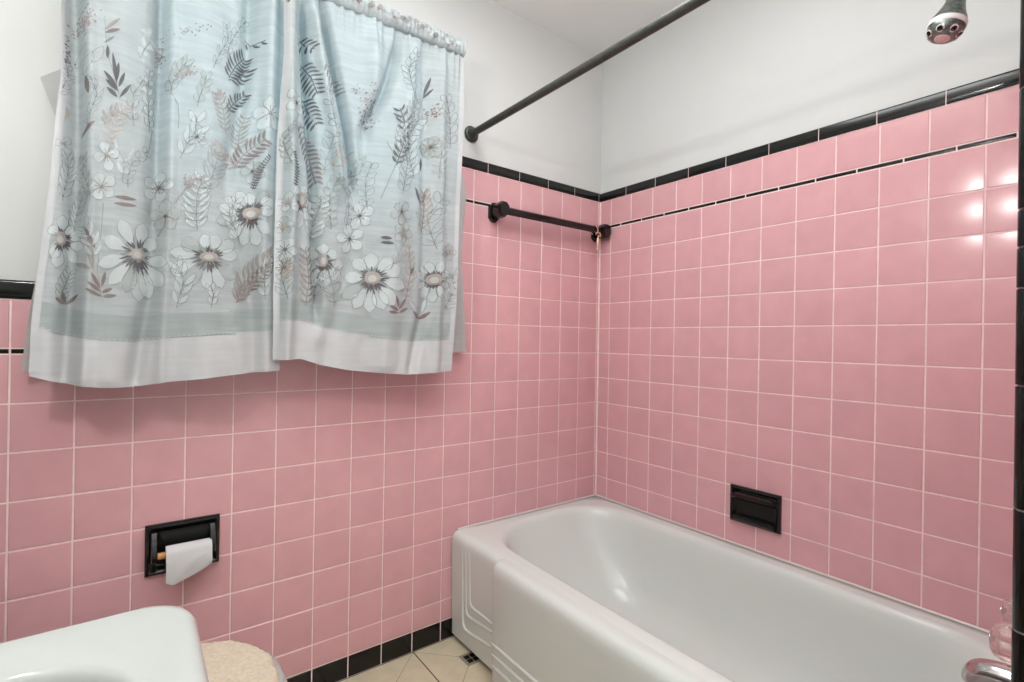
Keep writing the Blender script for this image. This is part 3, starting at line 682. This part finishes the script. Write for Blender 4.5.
P.small(268, 117, 17, 5, None, 10, TAN); P.small(196, 140, 12, 3, PALE, 11); P.small(252, 172, 12, 5, PALE, 17); P.small(64, 143, 10, 3, None, 18, TAN)
# dark sprigs
for (x0, y0, x1, y1) in ((118, 101, 107, 90), (119, 95, 106, 82), (118, 92, 104, 73), (117, 88, 113, 56), (120, 101, 131, 87), (119, 91, 125, 76), (117, 85, 119, 66), (108, 62, 108, 49)): P.leaf(x0, y0, x1, y1, 1.9, DARK)
P.line([(120, 103), (117, 88), (113, 74), (109, 62), (106, 40), (105, 20)], LINE)
P.leaf(105, 36, 121, 34, 2, BROWN); P.leaf(105, 33, 121, 23, 2, TAN); P.leaf(104, 46, 115, 41, 1.6, LINE); P.leaf(85, 75, 89, 96, 2.4, BROWN); P.leaf(80, 135, 96, 124, 2.4, BROWN); P.leaf(64, 118, 66, 104, 3.4, CENT)
P.leaf(114, 198, 137, 201, 2, BROWN); P.leaf(114, 205, 137, 207, 2, BROWN)
for a in ((102, 297, 86, 289), (102, 293, 88, 282), (101, 290, 92, 273), (103, 297, 117, 296), (102, 293, 113, 289), (102, 288, 106, 272), (64, 304, 61, 290), (64, 304, 78, 294), (63, 304, 55, 297)): P.leaf(*a, 1.9, BROWN)
P.line([(102, 298), (100, 285), (98, 270), (101, 240), (104, 205)], TAN); P.leaf(96, 250, 85, 228, 2.4, BROWN); P.leaf(94, 272, 88, 238, 3, TAN); P.leaf(92, 270, 74, 262, 2.4, TAN)
P.fern([(228, 80), (236, 66), (246, 54)], 8, 15, DARK, 1.1, .95); P.fern([(228, 82), (240, 74), (250, 66)], 5, 14, DARK, 1.1, .8, (1,)); P.fern([(228, 113), (233, 104), (247, 92)], 7, 10, DARK, 1, .9)
P.fern([(234, 168), (244, 154), (264, 142)], 9, 15, BROWN, 1.3, .95); P.fern([(246, 36), (252, 42), (264, 44)], 3, 9, DARK, .9, .6, (1,)); P.fern([(226, 134), (222, 112), (216, 96)], 8, 12, TAN, 1, .8)
P.fern([(238, 150), (240, 130), (246, 116)], 8, 12, TAN, 1, .9); P.fern([(236, 168), (224, 156), (212, 146)], 7, 11, CENT, 1, .8); P.fern([(252, 190), (258, 172), (268, 158)], 14, 4, DARK, .8, 1.3)
P.fern([(236, 303), (244, 284), (258, 268), (272, 256)], 11, 18, TAN, 1.6, .75, lead=BROWN); P.fern([(238, 302), (246, 288), (266, 270)], 9, 13, BROWN, .9, .8)
P.fern([(110, 150), (112, 135), (120, 118), (128, 108)], 7, 12, CENT, 1.4, .85); P.fern([(104, 128), (108, 118), (118, 112)], 4, 10, TAN, 1.4, .8)
P.dots(84, 20, 14, 14, 90, [CENT, TAN, RUST, PINK], 21, 1.3); P.dots(160, 50, 6, 14, 60, [PINK, BROWN, CENT], 22, 1.3); P.dots(186, 34, 22, 5, 36, [TAN, LINE, PINK], 23, 1); P.dots(187, 76, 10, 4, 30, [PINK, CENT], 24, 1.4)
P.dots(219, 98, 5, 5, 26, [PINK, CENT], 25, 1.5); P.dots(188, 188, 4, 4, 20, [PINK, TAN], 26, 1.2); P.dots(67, 48, 4, 12, 22, [BROWN, PINK], 27, 1.2); P.dots(192, 180, 8, 6, 30, [PINK, CENT], 28, 1.2)
P.line([(158, 236), (166, 222), (178, 198), (194, 182), (204, 178)], PINK, .9)
# pale outlined foliage between the flowers
rnd = random.Random(41)
for (x, y, hgt, n, lean) in ((196, 232, 52, 9, .1), (176, 308, 44, 7, .0), (210, 308, 20, 3, 0), (92, 200, 46, 7, -.2), (128, 190, 40, 6, .5), (86, 130, 50, 6, .1), (134, 128, 48, 6, .2), (146, 160, 50, 7, -.1), (180, 160, 40, 6, .4), (206, 196, 40, 6, .3),
                             (72, 230, 40, 6, .3), (62, 200, 46, 6, .1), (94, 262, 36, 6, -.3), (178, 130, 36, 5, -.2), (212, 72, 46, 7, .3), (226, 60, 44, 7, .5), (140, 60, 30, 4, .2), (196, 110, 30, 4, .3), (60, 300, 30, 5, .3), (122, 182, 30, 5, -.3), (150, 130, 60, 8, .0), (240, 240, 40, 6, -.1), (264, 300, 40, 6, .1), (60, 96, 40, 5, .1), (170, 96, 30, 4, .5)):
    cv = rnd.uniform(-.25, .25)
    P.fern([(x, y), (x+(lean*.35+cv)*hgt*.5, y-hgt*.3), (x+(lean*.6+cv)*hgt, y-hgt*.65), (x+lean*hgt, y-hgt)], max(3, n+rnd.choice([-2, -1, 0, 1])), rnd.uniform(9, 20), PALE if rnd.random() < .5 else WHITE, rnd.uniform(1.2, 3), rnd.uniform(.35, .85), lead=LINE, outline=LINE if rnd.random() < .75 else None, fill=rnd.random() < .6)
for (x, y) in ((80, 52), (98, 58), (88, 64)): P.leaf(x-6, y+8, x+6, y-8, 5, PALE, False, LINE)
P.mb.build('floral_print', PM, tL, 0)

tR, sR, mR = panel('window_curtain', 'right floral window curtain, its gathered top edge visible above the daisies', FR, XRL, XRR, zb_right, -.012)
P = Print(sR, XRL, XRR)
P.daisy(370, 278.4, [(353, 258.6), (369, 253), (387.7, 258.6), (397, 269), (402, 287.7), (390, 306), (380, 310), (366.6, 312.8), (352, 309), (341.5, 298), (344, 277)], 5.8, 8, 6.5, 31)
P.daisy(431.8, 280, [(427, 262), (440, 262), (447, 272), (447, 288), (440, 299), (430, 303), (420, 298), (415, 288), (414, 274), (418, 266)], 3.8, 6.5, 5.5, 32)
P.daisy(321.7, 260.7, [(335, 252), (343, 266.6), (340, 282), (324, 287.7), (314, 286), (310, 252), (322, 244)], 5, 4.5, 6.5, 33)
P.daisy(300, 201, [(290, 190), (312, 192), (314, 206), (306, 222), (296.6, 229.6), (288, 214), (304, 186)], 4.6, 5, 7.5, 34)
P.small(359, 216, 14, 5, None, 35); P.small(349.4, 239, 14, 5, None, 36); P.small(397.4, 214, 12, 5, PALE, 37); P.small(399.6, 235, 12, 5, PALE, 38, RUST); P.small(445, 253, 9, 5, PALE, 39, RUST)
P.small(282, 251, 13, 5, None, 40); P.small(281, 227.5, 9, 5, PALE, 41, RUST); P.small(281, 268.5, 11, 5, CENT, 42, BROWN); P.small(284, 205, 10, 4, None, 43, RUST); P.small(293, 108, 13, 4, None, 44); P.small(429, 148, 12, 9, PALE, 45)
P.fern([(303, 62), (310, 78), (316, 96)], 8, 11, DARK, 1, .9); P.fern([(304, 96), (309, 110), (316, 126)], 7, 11, DARK, 1, .9); P.fern([(298, 126), (306, 146), (313, 166), (316, 184)], 12, 12, BROWN, 1.1, .8); P.fern([(300, 36), (305, 44), (312, 52)], 4, 8, DARK, .9, .8)
P.fern([(291, 190), (294, 172), (290, 156)], 12, 4, DARK, .7, 1.2); P.fern([(304, 306), (308, 280), (304, 250)], 9, 14, TAN, 1.5, .8, lead=BROWN); P.fern([(392, 168), (397, 152), (406, 140)], 6, 11, DARK, 1.2, .85); P.fern([(400, 136), (399, 124), (395, 112)], 4, 11, DARK, 1.1, .8)
P.leaf(424, 96, 430, 78, 1.5, DARK); P.leaf(423, 98, 432, 90, 1.3, DARK); P.leaf(419, 172, 421, 158, 1.8, DARK); P.leaf(420, 206, 413, 188, 1.6, DARK); P.leaf(421, 206, 427, 188, 1.6, BROWN)
P.leaf(378, 238, 388, 240, 1.6, DARK); P.leaf(378, 243, 390, 245, 1.6, DARK); P.leaf(408, 276, 412, 264, 1.6, DARK)
for a in ((395.6, 313, 384, 312), (395.6, 311, 385, 306), (396, 308, 392, 296), (396, 313, 406, 308), (396, 310, 404, 298), (419, 319, 411, 311), (419, 319, 429, 312), (419, 319, 426, 315)): P.leaf(*a, 1.7, BROWN)
P.leaf(419, 318, 406, 300, 2.4, WHITE, True, LINE); P.leaf(421, 314, 426, 298, 2.2, WHITE, True, LINE)
P.fern([(403, 300), (408, 272), (406, 246)], 8, 10, CENT, 1.4, .7, lead=BROWN); P.fern([(421, 232), (424, 214), (424, 192)], 7, 12, CENT, 1.2, .6, lead=BROWN); P.fern([(330, 172), (338, 160), (346, 150)], 4, 14, CENT, 1.4, .8); P.fern([(322, 66), (330, 80), (338, 94)], 6, 12, TAN, 1, .8)
P.dots(367, 110, 8, 20, 90, [PINK, CENT, BROWN], 51, 1.2); P.dots(354, 92, 6, 8, 20, [PINK, TAN], 52, 1); P.dots(432, 114, 9, 7, 60, [TAN, CENT, BROWN], 53, 1); P.dots(284, 8, 4, 5, 16, [RUST, PINK, BROWN], 54, 1.3)
P.dots(398, 262, 8, 8, 14, [PINK], 55, 1)
for (x, y, hgt, n, lean) in ((345, 230, 50, 7, -.2), (366, 210, 46, 7, .1), (378, 200, 56, 8, .1), (398, 196, 50, 7, 0), (386, 270, 44, 6, .3), (330, 230, 50, 7, .1), (322, 176, 50, 7, .2), (350, 196, 40, 6, .3), (412, 180, 60, 8, .1), (434, 250, 50, 7, .1), (440, 210, 50, 7, 0), (300, 260, 40, 6, .1),
                             (334, 306, 40, 6, -.2), (316, 300, 26, 4, .1), (442, 310, 36, 6, .2), (288, 170, 40, 6, .1), (302, 150, 40, 6, -.1), (410, 96, 40, 6, .1), (396, 150, 50, 7, .4), (436, 180, 30, 4, .1), (332, 130, 50, 6, .1), (312, 240, 40, 6, .2), (284, 300, 40, 6, 0), (448, 150, 50, 6, -.1)):
    cv = rnd.uniform(-.25, .25)
    P.fern([(x, y), (x+(lean*.35+cv)*hgt*.5, y-hgt*.3), (x+(lean*.6+cv)*hgt, y-hgt*.65), (x+lean*hgt, y-hgt)], max(3, n+rnd.choice([-2, -1, 0, 1])), rnd.uniform(9, 20), PALE if rnd.random() < .5 else WHITE, rnd.uniform(1.2, 3), rnd.uniform(.35, .85), lead=LINE, outline=LINE if rnd.random() < .75 else None, fill=rnd.random() < .6)
P.mb.build('floral_print', PM, tR, 0)
# hems, stitched edge and rod pocket
def strip(surf, t, name, fx0, fx1, z0, z1, m, n=60, off=.0022, nu=6):
    mb = MB(); mb.loft([[surf(fx0(z)+(fx1(z)-fx0(z))*k/nu, z, off) for k in range(nu+1)] for z in [z0+(z1-z0)*j/n for j in range(n+1)]], False)
    return mb.build(name, m, t, 0)
strip(sR, tR, 'side_hem', lambda z: interp(XRR, z)-.017, lambda z: interp(XRR, z)+.0006, zb_right(-.8)+.001, ZTOP-.045, M['hem'])
strip(sR, tR, 'side_hem', lambda z: interp(XRL, z)-.0006, lambda z: interp(XRL, z)+.014, zb_right(-1.36)+.002, ZTOP-.045, M['hem'])
strip(sL, tL, 'side_hem', lambda z: interp(XLL, z)-.0006, lambda z: interp(XLL, z)+.012, zb_left(-1.85)+.001, ZTOP-.045, M['hem'])
for (t, surf, xl, xr, zb, nm) in ((tL, sL, XLL, XLR, zb_left, 0), (tR, sR, XRL, XRR, zb_right, 1)):
    mb = MB(); x = interp(xl, 1.09)+.004; xe = interp(xr, 1.09)-.004
    while x < xe:
        z = zb(x)+.108; mb.loft([[surf(x, z-.0012, .002), surf(x, z+.0012, .002)], [surf(min(x+.006, xe), z-.0012, .002), surf(min(x+.006, xe), z+.0012, .002)]], False); x += .010
    mb.build('hem_stitch', M['hem'], t, 0)
    mb = MB(); x0, x1 = interp(xl, ZTOP-.03), interp(xr, ZTOP-.03); N = 260; rings = []
    for i in range(N+1):                      # gathered pocket wrapped round the rod
        x = x0+(x1-x0)*i/N; R_ = []; gth = .0018*math.sin(x*430+4*noise.noise(Vector((x*18, 1, 0))))+.0018*noise.noise(Vector((x*60, 5, 0)))
        for k in range(17):
            a = 2*PI*k/16; ry = .0185+gth; rz = .027+.001*noise.noise(Vector((x*40, 9, 0)))
            R_.append(Vector((x+.0015*math.sin(a*3+x*90), YC-.012*nm+ry*math.cos(a), ZTOP-.018+rz*math.sin(a))))
        rings.append(R_)
    mb.loft(rings, False); mb.build('rod_pocket', M['cloth'], t, 0)
# flowers peeking over the right header
mb = MB()
rnd = random.Random(3)
for px in range(352, 460, 2):
    q = on_y(px, 2+(px-352)*.48, YC-.03); c = Vector((q.x, YC-.0335, ZTOP-.018+rnd.uniform(-.012, .012)))
    r_ = rnd.uniform(.004, .009); k_ = rnd.choice([0, 0, 0, 1, 2, 8, 5, 4])
    if k_ in (7, 8): r_ *= .6
    mb.add([c+Vector((r_*math.cos(a), 0, r_*math.sin(a))) for a in [2*PI*j/7 for j in range(7)]], [list(range(7))], k_)
mb.build('header_print', PM, tR, 0)
# curtain rod
cr = thing('curtain_rod', 'thin white curtain rod hidden in the gathered curtain tops over the window', 'rod', (-1.3, -.095, ZTOP-.018))
p = MB(); p.tube([(-1.845, YC-.006, ZTOP-.018), (-.80, YC-.006, ZTOP-.018)], .0055, 12); p.build('pole', M['wframe'], cr)
for x in (-1.845, -.800):
    q = MB(); q.tube([(x, YC-.006, ZTOP-.018), (x, -.04, ZTOP-.018), (x, TW, ZTOP-.018)], .0055, 10); q.build('return_bracket', M['wframe'], cr)
# plain liner edges hanging behind the printed curtains
def liner(label, fx0, fx1, z0, z1, y0, ph, extra=None):
    mb = MB(); rings = []
    for j in range(61):
        z = z0+(z1-z0)*j/60; rings.append([Vector((fx0(z)+(fx1(z)-fx0(z))*k/40, y0+.006*math.sin(k*.5+ph+z*3)+.004*noise.noise(Vector((k*.2, z*9, ph))), z)) for k in range(41)])
    mb.loft(rings, False)
    if extra: mb.add(*extra)
    o = mb.build('curtain_liner', M['liner'], None, 0); tag(o, label, 'liner'); return o
RX = sorted([(on_y(x, y, -.035).z, on_y(x, y, -.035).x) for x, y in ((458, 60), (460, 160), (466, 195), (462, 235), (461, 262), (465, 350), (467, 353))])
lr = liner('plain pinkish white liner edge hanging behind the right floral curtain', lambda z: -.93, lambda z: interp(RX, z), on_y(464, 352, -.035).z, 2.03, -.035, 0)
LX = sorted([(on_y(x, y, -.035).z, on_y(x, y, -.035).x) for x, y in ((66, 0), (60, 120), (50, 200), (36, 280), (28, 320), (22, 368))])
fp = [on_y(64, 68, -.036), on_y(40, 77, -.042), on_y(57, 121, -.036), on_y(66, 118, -.036)]
ll = liner('plain cream liner edge with a loose corner flap behind the left floral curtain', lambda z: interp(LX, z), lambda z: -1.66, on_y(24, 371, -.035).z, 2.03, -.035, 2, (fp, [(0, 1, 2, 3)]))

# ------------------------------------------------------------------ light
w = bpy.data.worlds.new('sky'); S.world = w; w.use_nodes = True
w.node_tree.nodes['Background'].inputs[0].default_value = (.32, .74, .88, 1); w.node_tree.nodes['Background'].inputs[1].default_value = 1.6
def area(name, loc, rot, sx, sy, W, c=(1, 1, 1)):
    l = bpy.data.lights.new(name, 'AREA'); l.shape = 'RECTANGLE'; l.size = sx; l.size_y = sy; l.energy = W; l.color = c
    o = bpy.data.objects.new(name, l); col.objects.link(o); o.location = loc; o.rotation_euler = rot; return o
area('ceiling_fill', (-.95, -.85, H-.03), (0, 0, 0), .6, .6, 12, (.97, 1, 1))  # added fill under the ceiling to brighten the tub side, no fixture there
area('upward_fill', (-1.5, -1.75, 1.75), (PI, 0, 0), .6, .6, 19, (1, 1, 1))  # added upward fill behind the camera, lifts the ceiling and its bounce
area('rear_fill', (-1.3, YF+.05, 1.2), (PI/2, 0, 0), 1.2, 1.8, 3.5, (.97, 1, 1))  # added frontal fill at the rear wall, which has no doorway
S.view_settings.view_transform = 'Standard'; S.view_settings.look = 'None'; S.view_settings.exposure = 0
